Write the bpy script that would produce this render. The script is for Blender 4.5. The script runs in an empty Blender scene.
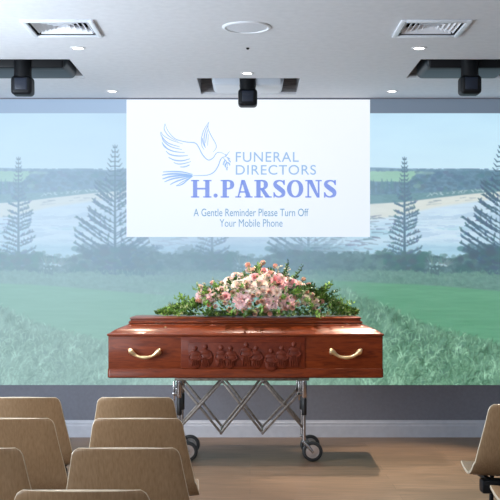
import bpy, bmesh, math, random
import numpy as np
from mathutils import Vector, Matrix
random.seed(7)
PI = math.pi
C = bpy.context.scene.collection
F = 1050.0; EYE = 1.386; HOR = 275.0; CEIL = 2.9; WALL = 8.98
def at(px, py, Y):
    return Vector(((px-250)/F*Y, Y, EYE-(py-HOR)/F*Y))

# ------------------------------------------------------------------ materials
def s2l(c):
    return tuple(((v/255)/12.92 if v/255 <= .04045 else ((v/255+.055)/1.055)**2.4) for v in c)
def mat(name, rgb, rough=.5, metal=0, coat=0, emis=None, es=0, spec=.5, sheen=0):
    m = bpy.data.materials.new(name); m.use_nodes = True
    b = m.node_tree.nodes['Principled BSDF']
    b.inputs['Base Color'].default_value = (*rgb, 1)
    b.inputs['Roughness'].default_value = rough
    b.inputs['Metallic'].default_value = metal
    b.inputs['Coat Weight'].default_value = coat
    b.inputs['Coat Roughness'].default_value = .08
    b.inputs['Specular IOR Level'].default_value = spec
    if emis:
        b.inputs['Emission Color'].default_value = (*emis, 1); b.inputs['Emission Strength'].default_value = es
    return m
def noisy(m, c1, c2, scale=(1,1,1), nscale=8, detail=6, lo=.35, hi=.65, bump=0, rough=None, dist=0):
    nt = m.node_tree; n = nt.nodes; l = nt.links; b = n['Principled BSDF']
    tc = n.new('ShaderNodeTexCoord'); mp = n.new('ShaderNodeMapping'); mp.inputs['Scale'].default_value = scale
    nz = n.new('ShaderNodeTexNoise'); nz.inputs['Scale'].default_value = nscale; nz.inputs['Detail'].default_value = detail
    nz.inputs['Distortion'].default_value = dist
    cr = n.new('ShaderNodeValToRGB')
    cr.color_ramp.elements[0].position = lo; cr.color_ramp.elements[0].color = (*c1, 1)
    cr.color_ramp.elements[1].position = hi; cr.color_ramp.elements[1].color = (*c2, 1)
    l.new(tc.outputs['Object'], mp.inputs[0]); l.new(mp.outputs[0], nz.inputs['Vector'])
    l.new(nz.outputs['Fac'], cr.inputs[0]); l.new(cr.outputs[0], b.inputs['Base Color'])
    if bump:
        bp = n.new('ShaderNodeBump'); bp.inputs['Strength'].default_value = bump; bp.inputs['Distance'].default_value = .002
        l.new(nz.outputs['Fac'], bp.inputs['Height']); l.new(bp.outputs[0], b.inputs['Normal'])
    return m
M = {}
M['wall'] = noisy(mat('grey_wall_paint', (.2,.2,.22), .7), (.165,.172,.208), (.180,.188,.226), nscale=40, bump=.05)
M['side'] = noisy(mat('pale_wall_paint', (.5,.5,.5), .8), (.38,.38,.39), (.42,.42,.43), nscale=30)
M['ceil'] = noisy(mat('ceiling_paint', (.6,.6,.6), .8), (.70,.73,.78), (.74,.77,.82), nscale=20)
M['base'] = noisy(mat('baseboard_paint', (.5,.5,.52), .4), (.45,.47,.53), (.49,.51,.57), nscale=20)
M['white'] = mat('white_metal', (.80,.84,.90), .35)
M['vent_dark'] = mat('duct_dark', (.012,.012,.014), .7)
M['recess'] = noisy(mat('recess_board', (.12,.11,.11), .6), (.20,.20,.21), (.34,.34,.35), (1,1,8), 9)
M['pbody_dark'] = mat('projector_housing_dark', (.012,.02,.028), .5)
M['pbody_white'] = mat('projector_housing_white', (.60,.66,.74), .35)
M['black'] = mat('black_plastic', (.006,.007,.009), .5, spec=.25)
M['lens'] = mat('lens_glass', (.008,.014,.03), .35)
M['lamp'] = mat('lamp_glow', (1,1,1), .5, emis=(1,.96,.9), es=6)
M['lamp_ring'] = mat('lamp_ring', (.7,.7,.72), .4)
M['veneer'] = noisy(mat('beech_veneer', (.4,.3,.2), .42, coat=.1), (.31,.20,.108), (.41,.28,.165), (36,36,1.3), 5, 8, .3, .7, bump=.02)
M['ply_edge'] = noisy(mat('veneer_edge', (.7,.6,.45), .3, coat=.4), (.62,.52,.38), (.74,.65,.5), (3,3,3), 6)
M['chrome'] = mat('chrome', (.42,.41,.42), .18, 1)
M['steel'] = noisy(mat('brushed_steel', (.35,.33,.32), .48, 1), (.20,.175,.155), (.30,.27,.245), (4,4,4), 12)
M['hub'] = mat('hub_metal', (.62,.6,.6), .3, 1)
M['rubber'] = mat('black_rubber', (.012,.012,.013), .5)
M['brass'] = noisy(mat('polished_brass', (.85,.6,.25), .33, 1), (.86,.66,.36), (.94,.76,.48), (5,5,5), 6)
def wood():
    m = mat('mahogany', (.2,.04,.01), .3, coat=.45, spec=.3)
    noisy(m, (.10,.015,.003), (.21,.036,.007), (1.3,7,9), 5, 10, .3, .72, dist=1.2)
    m.node_tree.nodes['Principled BSDF'].inputs['Coat Roughness'].default_value = .12
    return m
M['mahog'] = wood()
M['mahog_side'] = wood(); _b = M['mahog_side'].node_tree.nodes['Principled BSDF']; _b.inputs['Coat Weight'].default_value = .1; _b.inputs['Specular IOR Level'].default_value = .2; _b.inputs['Roughness'].default_value = .38
M['mahog_panel'] = noisy(mat('mahogany_panel', (.16,.03,.01), .42, coat=.06, spec=.2), (.10,.014,.005), (.17,.028,.008), (1.5,7,7), 6, 8, .3, .7, dist=.8)
M['carve'] = noisy(mat('mahogany_carved', (.14,.026,.01), .45, coat=.06, spec=.25), (.09,.013,.005), (.145,.024,.008), (3,3,3), 10)
def floor_mat():
    m = mat('oak_planks', (.3,.2,.12), .42)
    nt = m.node_tree; n = nt.nodes; l = nt.links; b = n['Principled BSDF']
    tc = n.new('ShaderNodeTexCoord')
    br = n.new('ShaderNodeTexBrick'); br.inputs['Scale'].default_value = 1
    br.inputs['Brick Width'].default_value = 1.5; br.inputs['Row Height'].default_value = .17
    br.inputs['Mortar Size'].default_value = .0015; br.inputs['Color1'].default_value = (.165,.104,.066,1)
    br.inputs['Color2'].default_value = (.22,.143,.093,1); br.inputs['Mortar'].default_value = (.09,.055,.035,1)
    br.offset = .37
    mp = n.new('ShaderNodeMapping'); mp.inputs['Scale'].default_value = (1.2,14,1)
    nz = n.new('ShaderNodeTexNoise'); nz.inputs['Scale'].default_value = 3; nz.inputs['Detail'].default_value = 10; nz.inputs['Distortion'].default_value = .6
    cr = n.new('ShaderNodeValToRGB'); cr.color_ramp.elements[0].position = .3; cr.color_ramp.elements[0].color = (.62,.6,.58,1)
    cr.color_ramp.elements[1].position = .7; cr.color_ramp.elements[1].color = (1.15,1.12,1.1,1)
    mx = n.new('ShaderNodeMix'); mx.data_type = 'RGBA'; mx.blend_type = 'MULTIPLY'; mx.inputs['Factor'].default_value = 1
    l.new(tc.outputs['Object'], br.inputs['Vector']); l.new(tc.outputs['Object'], mp.inputs[0]); l.new(mp.outputs[0], nz.inputs['Vector'])
    l.new(nz.outputs['Fac'], cr.inputs[0]); l.new(br.outputs['Color'], mx.inputs['A']); l.new(cr.outputs[0], mx.inputs['B'])
    l.new(mx.outputs['Result'], b.inputs['Base Color'])
    bp = n.new('ShaderNodeBump'); bp.inputs['Strength'].default_value = .15; bp.inputs['Distance'].default_value = .002
    l.new(nz.outputs['Fac'], bp.inputs['Height']); l.new(bp.outputs[0], b.inputs['Normal'])
    return m
M['floor'] = floor_mat()
def petal_mat(name, c1, c2):
    m = noisy(mat(name, c1, .55), c1, c2, nscale=30, detail=3)
    m.node_tree.nodes['Principled BSDF'].inputs['Subsurface Weight'].default_value = .15
    m.node_tree.nodes['Principled BSDF'].inputs['Subsurface Scale'].default_value = .01
    return m
M['rose_blush'] = petal_mat('petal_blush', (.94,.68,.57), (.97,.82,.73))
M['rose_pink'] = petal_mat('petal_pink', (.88,.42,.42), (.94,.56,.55))
M['rose_cream'] = petal_mat('petal_cream', (.90,.70,.58), (.95,.80,.70))
M['bud_coral'] = petal_mat('petal_coral', (.90,.54,.42), (.95,.68,.54))
M['carn'] = petal_mat('petal_mauve', (.88,.50,.50), (.95,.70,.67))
M['stem'] = mat('stem_green', (.06,.11,.03), .5)
M['leaf_a'] = noisy(mat('leaf_bright', (.1,.2,.05), .4), (.14,.27,.04), (.27,.44,.09), nscale=25)
M['leaf_b'] = noisy(mat('leaf_dark', (.05,.1,.03), .35), (.045,.105,.022), (.10,.19,.045), nscale=25)
M['leaf_c'] = noisy(mat('leaf_variegated', (.3,.38,.2), .45), (.22,.34,.08), (.62,.68,.36), nscale=60, lo=.4, hi=.6)
M['filler'] = mat('filler_blossom', (.75,.68,.5), .6)

# ------------------------------------------------------------------ mesh helpers
def box(bm, x0,x1,y0,y1,z0,z1, bev=0, seg=2):
    r = bmesh.ops.create_cube(bm, size=1)
    for v in r['verts']:
        v.co = Vector(((x0+x1)/2+v.co.x*(x1-x0), (y0+y1)/2+v.co.y*(y1-y0), (z0+z1)/2+v.co.z*(z1-z0)))
    if bev:
        es = {e for v in r['verts'] for e in v.link_edges}
        bmesh.ops.bevel(bm, geom=list(es), offset=bev, segments=seg, affect='EDGES', profile=.5)
def tube(bm, pts, rad, n=12, caps=True, flat=1.0):
    pts = [Vector(p) for p in pts]
    if not isinstance(rad, (list, tuple)): rad = [rad]*len(pts)
    rings = []; up = None
    for i, p in enumerate(pts):
        d = (pts[min(i+1,len(pts)-1)]-pts[max(i-1,0)]).normalized()
        if up is None:
            up = Vector((0,0,1)) if abs(d.z) < .9 else Vector((0,1,0))
        a = d.cross(up).normalized(); up = a.cross(d).normalized()
        rings.append([bm.verts.new(p+(a*math.cos(2*PI*k/n)+up*math.sin(2*PI*k/n)*flat)*rad[i]) for k in range(n)])
    for i in range(len(rings)-1):
        for k in range(n):
            bm.faces.new((rings[i][k], rings[i][(k+1)%n], rings[i+1][(k+1)%n], rings[i+1][k]))
    if caps:
        bm.faces.new(rings[0][::-1]); bm.faces.new(rings[-1])
def lathe(bm, prof, origin, axis='Z', n=32):
    """prof: list of (radius, height) closed at both ends when radius is 0"""
    o = Vector(origin); rings = []
    for r, h in prof:
        ring = []
        for k in range(n if r > 1e-6 else 1):
            a = 2*PI*k/n
            if axis == 'Z': v = Vector((r*math.cos(a), r*math.sin(a), h))
            elif axis == 'Y': v = Vector((r*math.cos(a), h, r*math.sin(a)))
            ring.append(bm.verts.new(o+v))
        rings.append(ring)
    for A, B in zip(rings, rings[1:]):
        for k in range(n):
            if len(A) == 1 and len(B) == 1: continue
            if len(A) == 1: bm.faces.new((A[0], B[k], B[(k+1)%n]))
            elif len(B) == 1: bm.faces.new((A[k], B[0], A[(k+1)%n]))
            else: bm.faces.new((A[k], B[k], B[(k+1)%n], A[(k+1)%n]))
def ellipsoid(bm, c, r, seg=16, ring=10, rot=None):
    m = Matrix.Translation(c) @ (rot or Matrix()) @ Matrix.Diagonal((*r,1))
    bmesh.ops.create_uvsphere(bm, u_segments=seg, v_segments=ring, radius=1, matrix=m)
def obj(name, bm, m, parent=None, smooth=True, loc=None, angle=40):
    bmesh.ops.recalc_face_normals(bm, faces=bm.faces)
    me = bpy.data.meshes.new(name); 
    if loc is not None: bmesh.ops.translate(bm, verts=bm.verts, vec=-Vector(loc))
    bm.to_mesh(me); bm.free()
    for mm in (m if isinstance(m, (list,tuple)) else [m]): me.materials.append(mm)
    if smooth:
        me.polygons.foreach_set('use_smooth', [True]*len(me.polygons))
        me.set_sharp_from_angle(angle=math.radians(angle))
    o = bpy.data.objects.new(name, me); C.objects.link(o)
    if loc is not None: o.location = loc
    if parent: o.parent = parent
    return o
def B(): return bmesh.new()
def tag(o, label=None, cat=None, group=None, kind=None):
    if label: o['label'] = label
    if cat: o['category'] = cat
    if group: o['group'] = group
    if kind: o['kind'] = kind
    return o
def thing(name, label, cat, loc=(0,0,0), group=None):
    o = bpy.data.objects.new(name, None); C.objects.link(o); o.location = loc; o.empty_display_size = .1
    return tag(o, label, cat, group)
def copy_tree(o, parent=None):
    c = o.copy(); C.objects.link(c); c.parent = parent
    for ch in list(o.children): copy_tree(ch, c)
    return c
def struct(name, bm, m, smooth=False):
    return tag(obj(name, bm, m, smooth=smooth), kind='structure')

# ------------------------------------------------------------------ room shell
XL, XR, YB = -3.6, 3.6, -3.2
b = B(); box(b, XL-.1,XR+.1,YB-.1,WALL+.12,-.1,0); struct('floor', b, M['floor'])
def baseboard(name, pts_fn):
    b = B(); prof = [(0,0),(.018,0),(.018,.095),(.014,.108),(.014,.122),(.008,.134),(.006,.145),(0,.145)]
    a = [b.verts.new(pts_fn(d, z, 0)) for d, z in prof]; c = [b.verts.new(pts_fn(d, z, 1)) for d, z in prof]
    for i in range(len(prof)):
        j = (i+1) % len(prof); b.faces.new((a[i], a[j], c[j], c[i]))
    b.faces.new(a); b.faces.new(c[::-1]); struct(name, b, M['base'])
b = B(); box(b, XL-.1,XR+.1,WALL,WALL+.12,0,CEIL+.5); struct('wall_front', b, M['wall'])
b = B(); box(b, XL-.12,XL,YB,WALL,0,CEIL+.5); struct('wall_left', b, M['side'])
b = B(); box(b, XR,XR+.12,YB,WALL,0,CEIL+.5); struct('wall_right', b, M['side'])
b = B(); box(b, XL-.1,XR+.1,YB-.12,YB,0,CEIL+.5); struct('wall_back', b, M['side'])
baseboard('baseboard_front', lambda d,z,e: (XL+.02 if e==0 else XR-.02, WALL-d, z))
baseboard('baseboard_left', lambda d,z,e: (XL+d, YB if e==0 else WALL-.02, z))
baseboard('baseboard_right', lambda d,z,e: (XR-d, YB if e==0 else WALL-.02, z))

REC = [(-2.07,-1.267,7.37,8.08), (-.41,.388,8.08,8.80), (1.20,2.0,7.37,8.08)]
VEN = [(-1.34,-.96,6.25,6.62), (.925,1.29,6.25,6.62)]
holes = REC+VEN
xs = sorted({XL,XR}|{h[0] for h in holes}|{h[1] for h in holes}); ys = sorted({YB,WALL}|{h[2] for h in holes}|{h[3] for h in holes})
b = B(); vc = {}
def cv(x, y):
    if (x,y) not in vc: vc[(x,y)] = b.verts.new((x,y,CEIL))
    return vc[(x,y)]
for i in range(len(xs)-1):
    for j in range(len(ys)-1):
        cx, cy = (xs[i]+xs[i+1])/2, (ys[j]+ys[j+1])/2
        if any(h[0]<cx<h[1] and h[2]<cy<h[3] for h in holes): continue
        b.faces.new((cv(xs[i],ys[j]), cv(xs[i],ys[j+1]), cv(xs[i+1],ys[j+1]), cv(xs[i+1],ys[j])))
r = bmesh.ops.extrude_face_region(b, geom=b.faces[:])
bmesh.ops.translate(b, verts=[g for g in r['geom'] if isinstance(g, bmesh.types.BMVert)], vec=(0,0,.02))
struct('ceiling', b, M['ceil'])
for k, (x0,x1,y0,y1) in enumerate(REC):
    b = B(); h = .42; t = .015
    box(b, x0-t,x0,y0-t,y1+t,CEIL+.021,CEIL+h); box(b, x1,x1+t,y0-t,y1+t,CEIL+.021,CEIL+h)
    box(b, x0,x1,y0-t,y0,CEIL+.021,CEIL+h); box(b, x0,x1,y1,y1+t,CEIL+.021,CEIL+h); box(b, x0-t,x1+t,y0-t,y1+t,CEIL+h,CEIL+h+t)
    struct('trim_%d' % (k+1), b, M['recess'])

# ------------------------------------------------------------------ the projected picture (light thrown on the wall)
S = 2.0; TX0, TX1, TY0, TY1 = 225, 650, 113, 385
TW, TH = int((TX1-TX0)*S), int((TY1-TY0)*S)
img = np.zeros((TH, TW, 3)); rng = np.random.default_rng(3)
YY, XX = np.mgrid[0:TH, 0:TW]; gx = TX0+XX/S; gy = TY0+YY/S
def vnoise(w, h, cx, cy, seed):
    g = np.random.default_rng(seed).random((int(h/cy)+3, int(w/cx)+3))
    y = np.arange(h)/cy; x = np.arange(w)/cx
    yi = y.astype(int); xi = x.astype(int); fy = y-yi; fx = x-xi
    fy = (fy*fy*(3-2*fy))[:,None]; fx = (fx*fx*(3-2*fx))[None,:]
    a = g[yi][:,xi]; bq = g[yi][:,xi+1]; c = g[yi+1][:,xi]; d = g[yi+1][:,xi+1]
    return (a*(1-fx)+bq*fx)*(1-fy)+(c*(1-fx)+d*fx)*fy
def fbm(cx, cy, seed, o=4):
    r = 0; amp = 1; t = 0
    for k in range(o):
        r = r+amp*vnoise(TW, TH, max(cx/2**k,1), max(cy/2**k,1), seed+k); t += amp; amp *= .6
    return r/t
def paint(mask, col, var=0, n=None):
    global img
    col = np.array(col, float)
    c = col[None,None,:]*np.ones_like(img)
    if n is not None: c = c+((n-.5)*var)[:,:,None]
    m = np.clip(mask, 0, 1)[:,:,None]; img = img*(1-m)+c*m
def line_y(pts):
    xs_, ys_ = zip(*pts); return np.interp(gx, xs_, ys_)
def below(y, soft=1.0): return np.clip((gy-y)/soft+.5, 0, 1)
def above(y, soft=1.0): return np.clip((y-gy)/soft+.5, 0, 1)
def stroke(x0,y0,x1,y1,w0,w1,col,al=1.0):
    w = max(w0,w1)+1.5
    i0 = max(int((min(x0,x1)-w-TX0)*S),0); i1 = min(int((max(x0,x1)+w-TX0)*S)+1,TW)
    j0 = max(int((min(y0,y1)-w-TY0)*S),0); j1 = min(int((max(y0,y1)+w-TY0)*S)+1,TH)
    if i0 >= i1 or j0 >= j1: return
    X = gx[j0:j1,i0:i1]; Y = gy[j0:j1,i0:i1]
    dx, dy = x1-x0, y1-y0; L = dx*dx+dy*dy+1e-9
    t = np.clip(((X-x0)*dx+(Y-y0)*dy)/L, 0, 1)
    d = np.hypot(X-x0-t*dx, Y-y0-t*dy); w = w0+(w1-w0)*t
    m = (np.clip((w/2-d)/.6+.5, 0, 1)*al)[:,:,None]
    img[j0:j1,i0:i1] = img[j0:j1,i0:i1]*(1-m)+np.array(col, float)*m
def blob(x, y, rx, ry, col, al=1.0, soft=.35):
    i0 = max(int((x-rx*1.4-TX0)*S),0); i1 = min(int((x+rx*1.4-TX0)*S)+1,TW); j0 = max(int((y-ry*1.4-TY0)*S),0); j1 = min(int((y+ry*1.4-TY0)*S)+1,TH)
    if i0 >= i1 or j0 >= j1: return
    d = np.hypot((gx[j0:j1,i0:i1]-x)/rx, (gy[j0:j1,i0:i1]-y)/ry)
    m = (np.clip((1-d)/soft+.5, 0, 1)*al)[:,:,None]
    img[j0:j1,i0:i1] = img[j0:j1,i0:i1]*(1-m)+np.array(col, float)*m
U = lambda a, c: random.uniform(a, c)
t = np.clip((gy-113)/65, 0, 1)[:,:,None]
img[:] = np.array((186,223,242))*(1-t)+np.array((200,231,244))*t
n1 = fbm(90, 30, 11); img += ((n1-.5)*8)[:,:,None]
# far country: skyline, green fields, woods
paint(below(line_y([(225,172),(300,169),(345,167),(375,167.5),(410,168.6),(440,169),(470,168.5),(500,170.5),(560,172),(650,174)])), (112,150,170), 26, fbm(10,5,20))
paint(below(171)*above(190)*(gx<424), (140,188,166), 14, fbm(24,8,21))
paint(below(168.5)*above(171.5)*(fbm(9,6,22)>.45), (98,135,158))
wood_edge = line_y([(225,184),(370,181.5),(408,182),(416,174),(426,171),(500,171.5),(650,175)])
paint(below(wood_edge, 1.5), (92,130,152), 52, fbm(7,4,23))
for k in range(160): blob(U(412,620), U(172,192), U(1.5,4), U(1,2.2), (78+U(-8,14),116+U(-8,14),136+U(-8,10)), .6)
blob(417, 186, 4, 2, (128,174,160), .5); blob(426, 173, 9, 1.4, (150,188,180), .5)
for k in range(95):
    x = U(300,412); y = 183+U(-1.5,3); stroke(x, y+U(3,8), x, y-U(1,4), 2.2, .7, (82+U(-6,14),122+U(-8,14),140), .75)
shore = line_y([(225,214),(300,207),(370,204),(405,202),(440,197.5),(475,193.5),(500,191.5),(560,187),(650,183)])
paint(below(line_y([(225,196),(370,195),(440,192),(500,187),(560,184),(650,182)]), 1.5)*above(shore), (96,140,148), 30, fbm(10,3,26))
for k in range(24): x = U(425,485); stroke(x, 195-(x-425)*.09+U(-1.5,1.5), x+U(1,3), 195-(x-425)*.09+U(-1.5,1.5), 1, .8, (190,208,212), .6)
# sand, then the sea with streaks of foam
paint(below(shore, 1.0), (210,217,210), 14, fbm(24,4,27))
for k in range(16): x = U(420,480); y = 203-(x-420)*.12+U(-1,3); stroke(x, y, x+U(3,9), y-U(.2,.8), .8, .4, (130,150,160), .5)
sea = line_y([(225,228),(370,220),(385,218),(400,215.5),(435,207.5),(482,200.5),(520,197),(560,195),(650,192)])
paint(below(sea, 3), (194,218,234), 26, fbm(46,7,30))
paint(below(sea+6, 6)*(fbm(50,6,31)>.56)*.55, (158,190,214), 10, fbm(20,4,32))
paint(np.clip(np.exp(-((gy-232)/7)**2), 0, 1)*(fbm(60,10,33)>.45)*.6, (150,200,214))
paint(below(244,8)*.65, (146,194,214), 16, fbm(40,5,34))
for k in range(120): x = U(225,640); y = U(212,252); stroke(x, y, x+U(6,20), y+U(-1,.6), .9, .4, (196,220,236), U(.2,.5))
for k in range(130):
    x = U(300,396)-U(0,1)*8; y = U(216,252)
    stroke(x, y, x+U(3,12), y+U(-1,1.5), U(.8,2), .6, (98+U(-10,15),122+U(-8,12),146), U(.4,.8))
# hedge line
top = line_y([(225,250),(330,252),(370,254),(384,250),(398,254),(420,252),(432,256),(440,257),(455,258),(466,253),(480,252),(505,246),(530,250),(556,256),(575,244),(600,250),(650,254)])
hn = fbm(10, 8, 40)
paint(below(top+(hn-.5)*12, 1.5), (74,112,118), 60, fbm(9,7,41))
for k in range(420):
    x = U(225,650); y = U(252,275); g = U(-16,24)
    blob(x, y, U(1.5,4.5), U(1,3), (66+g*.8,106+g,108+g*.7), U(.35,.7))
def pine(x, y0, y1, hw, n, up, col, th, seed, dense=0):
    r = random.Random(seed); W_ = lambda a, c: r.uniform(a, c)
    stroke(x, y0, x, y0+(y1-y0)*.3, .7, 1.6, col); stroke(x, y0+(y1-y0)*.3, x, y1, 1.6, 3.0, col)
    y = y0+2; i = 0
    while y < y1:
        f = (y-y0)/(y1-y0)
        if f < .32:      # open tiers of short upswept branches near the tip
            L = 1.5+hw*.62*f**.9
            for s_ in (-1,1):
                l = L*W_(.9,1.1); stroke(x, y, x+s_*l*.6, y+.5, 1.1, 1.4, col, .9); stroke(x+s_*l*.6, y+.5, x+s_*l, y-1.2-l*up*.35, 1.5, .7, col, .85)
            y += (y1-y0)*.038
        else:            # long limbs ending in heavy clumps
            L = hw*(.22+.80*((f-.3)/.7)**.75)*W_(.82,1.08)
            for s_ in (-1,1):
                if r.random() < .08 and not dense: continue
                l = L*W_(.7,1.08); rise = l*up*W_(.8,1.15); px_, py_ = x, y+W_(-1,1)+rise*.25; bx, by = px_, py_
                for q in range(1,6):
                    u = q/5; nx = bx+s_*l*u; ny = by-rise*u**1.05+W_(-.4,.4)
                    w0 = th*(.7+1.5*u*(1.15-.45*u)); stroke(px_, py_, nx, ny, max(w0-.3,.8), w0, col, .85)
                    if u > .15:
                        for z_ in range(4): stroke(nx, ny, nx+s_*W_(-1.0,2.4)*th, ny-W_(-.8,2.8)*th, 1.7*th, .8, [c_+W_(-10,22) for c_ in col], .75)
                    px_, py_ = nx, ny
            y += (y1-y0)*(.033 if dense else .038)*W_(.75,1.35)
        i += 1
pine(404.5, 157, 266, 20, 25, .40, (72,108,128), 1.0, 5)
pine(501, 145, 270, 46, 27, .66, (58,94,114), 1.3, 8, 1)
for k in range(70): blob(U(385,425), U(254,272), U(2,5), U(1.5,3.5), (58+U(-8,10),98+U(-10,14),104), .7)
for k in range(150): blob(501+U(-42,46), U(246,274), U(2,6), U(1.5,3.5), (54+U(-8,12),90+U(-8,14),102+U(-4,10)), .6)
for k in range(46):   # pale spiky plant in the hedge gap
    a = U(-PI*.95,-.05*PI); l = U(4,11); cx = random.choice([432,441,447]); stroke(cx, 266, cx+l*math.cos(a), 264+l*math.sin(a), 1.0, .4, (88+U(-10,40),124+U(-10,40),140), .7)
for k in range(12): blob(U(427,449), U(262,269), U(.7,1.8), U(.5,1.3), (168,198,210), .65)
# rough strip, mown lawn, then tall grass in front
paint(below(line_y([(225,270),(400,270),(430,274),(470,272),(520,276),(650,272)])+(fbm(8,8,49)-.5)*8, 2), (92,136,126), 40, fbm(9,4,50))
for k in range(700):
    x = U(225,650); y = U(271,285); g = U(-18,26); stroke(x, y, x+U(-2,2), y-U(1.5,4), 1, .5, (92+g,140+g,128+g*.7), .5)
lawn = line_y([(225,276),(300,279),(380,283),(440,286),(500,291),(560,296),(650,300)])
paint(below(lawn, 2), (92,156,122), 20, fbm(60,4,55))
for k in range(160): x = U(225,640); y = U(282,345); stroke(x, y, x+U(8,30), y+U(.5,2), 1.5, .7, (84,152,114) if U(0,1)<.5 else (102,168,132), .3)
ridge = line_y([(225,268),(300,279),(345,288),(380,304),(420,322),(450,332),(500,344),(560,352),(650,360)])
paint(below(ridge+(fbm(8,8,60)-.5)*10, 4), (92,140,116), 70, fbm(18,12,61))
paint(below(ridge+8, 8)*(fbm(44,30,64)>.54)*.4, (72,108,98))
patch = fbm(26, 16, 64)
blades = []
for k in range(5200):
    x = U(225,650); ry = np.interp(x, (225,300,345,380,420,450,500,560,650), (268,279,288,304,322,332,344,352,360)); blades.append((U(ry-1,396), x, ry))
for y, x, ry in sorted(blades):
    sc = .5+.9*max(y-ry,0)/70; lean = U(-.9,.9)+.35; l = U(4,9)*sc
    dk = patch[min(int((y-TY0)*S),TH-1), min(int((x-TX0)*S),TW-1)]; g = random.choice([-46,-30,-8,14,40,70])*U(.6,1)+(dk-.5)*150
    col = (100+g*.8, 146+g*.85, 118+g*.8); px_, py_ = x, y; a = -PI/2+lean*.5
    for q in range(3):
        nx, ny = px_+l*.4*math.cos(a), py_+l*.4*math.sin(a); stroke(px_, py_, nx, ny, (1.25-.25*q)*(.5+.5*sc), (1.0-.25*q)*(.5+.5*sc), col, .75); px_, py_ = nx, ny; a += lean*.75
img = np.clip(img, 0, 255)
# throw the three overlapping pictures on the wall
PX0, PX1, PY0, PY1 = -60, 560, 99.2, 385
GS = 1.6; GW, GH = int((PX1-PX0)*GS)+1, int((PY1-PY0)*GS)+1
wx = np.linspace(PX0, PX1, GW); wy = np.linspace(PY0, PY1, GH)
WX, WY = np.meshgrid(wx, wy)
def sample(dx):
    u = np.clip((WX+dx-TX0)*S, 0, TW-1.001); v = np.clip((WY-TY0)*S, 0, TH-1.001)
    ui, vi = u.astype(int), v.astype(int); fu = (u-ui)[:,:,None]; fv = (v-vi)[:,:,None]
    return (img[vi,ui]*(1-fu)+img[vi,ui+1]*fu)*(1-fv)+(img[vi+1,ui]*(1-fu)+img[vi+1,ui+1]*fu)*fv
sm = lambda a, c, x: np.clip((x-a)/(c-a), 0, 1)**2*(3-2*np.clip((x-a)/(c-a), 0, 1))
AMB = .58
wl = 1-sm(150,262,WX); wr = sm(245,350,WX); wm = sm(124,200,WX)*(1-sm(300,372,WX))*.9
tot = (wl+wr+wm)[:,:,None]
pic = (sample(386)*wl[:,:,None]+sample(192.5)*wm[:,:,None]+sample(0)*wr[:,:,None])/tot
hz = np.interp(WX, [-60,60,126,200,250,300,360,400,480,560], [.50,.50,.48,.49,.47,.36,.18,.07,.0,.0])[:,:,None]
hcol = np.array((184,210,232))*np.ones_like(pic)
low = np.clip((WY-230)/110, 0, 1)[:,:,None]; mid = (np.exp(-((WX-215)/90)**2)*np.clip(1-(WY-262)/70, 0, 1))[:,:,None]; hcol = hcol*(1-low)+np.array((164,192,200))*low; hcol = hcol*(1-.7*mid)+np.array((150,176,204))*.7*mid
pic = pic*(1-hz)+hcol*hz
# letterbox band above the picture: projector spill light painted in, brighter on the left
band = (WY < 113.2)[:,:,None]
spill_level = np.interp(WX, [-60,60,126,127,369,371,560], [156,162,168,168,108,100,88])
bandc = np.stack([spill_level*.90, spill_level*1.06, spill_level*1.24], 2)
pic = np.where(band, bandc, pic)
lin = np.where(pic/255 <= .04045, pic/255/12.92, ((pic/255+.055)/1.055)**2.4)
amb = np.interp(WX, [-60,0,250,400,560], [.12,.12,.10,.075,.06])[:,:,None]*np.array((.95,.97,1.12))
lin = np.maximum(lin-amb*AMB, .004)
def light_mat(name, strength=1.0, attr=None, rgb=None):
    m = mat(name, (.2,.205,.225), .7)
    nt = m.node_tree; bs = nt.nodes['Principled BSDF']; bs.inputs['Emission Strength'].default_value = strength
    bs.inputs['Specular IOR Level'].default_value = .1
    if attr:
        a = nt.nodes.new('ShaderNodeAttribute'); a.attribute_name = attr; nt.links.new(a.outputs['Color'], bs.inputs['Emission Color'])
    else: bs.inputs['Emission Color'].default_value = (*rgb, 1)
    return m
def light_grid(name, WXg, WYg, linrgb, Y, m):
    h, w = WXg.shape
    co = np.stack([(WXg-250)/F*WALL, np.full_like(WXg, Y), EYE-(WYg-HOR)/F*WALL], 2).reshape(-1,3)
    idx = np.arange(h*w).reshape(h, w)
    fc = np.stack([idx[:-1,:-1], idx[1:,:-1], idx[1:,1:], idx[:-1,1:]], 2).reshape(-1,4)
    me = bpy.data.meshes.new(name); me.vertices.add(h*w); me.vertices.foreach_set('co', co.ravel())
    me.loops.add(len(fc)*4); me.loops.foreach_set('vertex_index', fc.ravel())
    me.polygons.add(len(fc)); me.polygons.foreach_set('loop_start', np.arange(len(fc))*4); me.polygons.foreach_set('loop_total', np.full(len(fc),4))
    me.update(); me.validate()
    at_ = me.color_attributes.new('picture', 'FLOAT_COLOR', 'POINT')
    at_.data.foreach_set('color', np.concatenate([linrgb, np.ones((h,w,1))], 2).ravel())
    me.materials.append(m); o = bpy.data.objects.new(name, me); C.objects.link(o)
    return o
PIC_ADJ = 1.0
land = light_grid('projected_landscape', WX, WY, lin, WALL-.0006, light_mat('projected_light', 1.0, 'picture'))
tag(land, 'wide coastal landscape with pines, sea and grass projected across the grey wall', 'projection')
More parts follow.
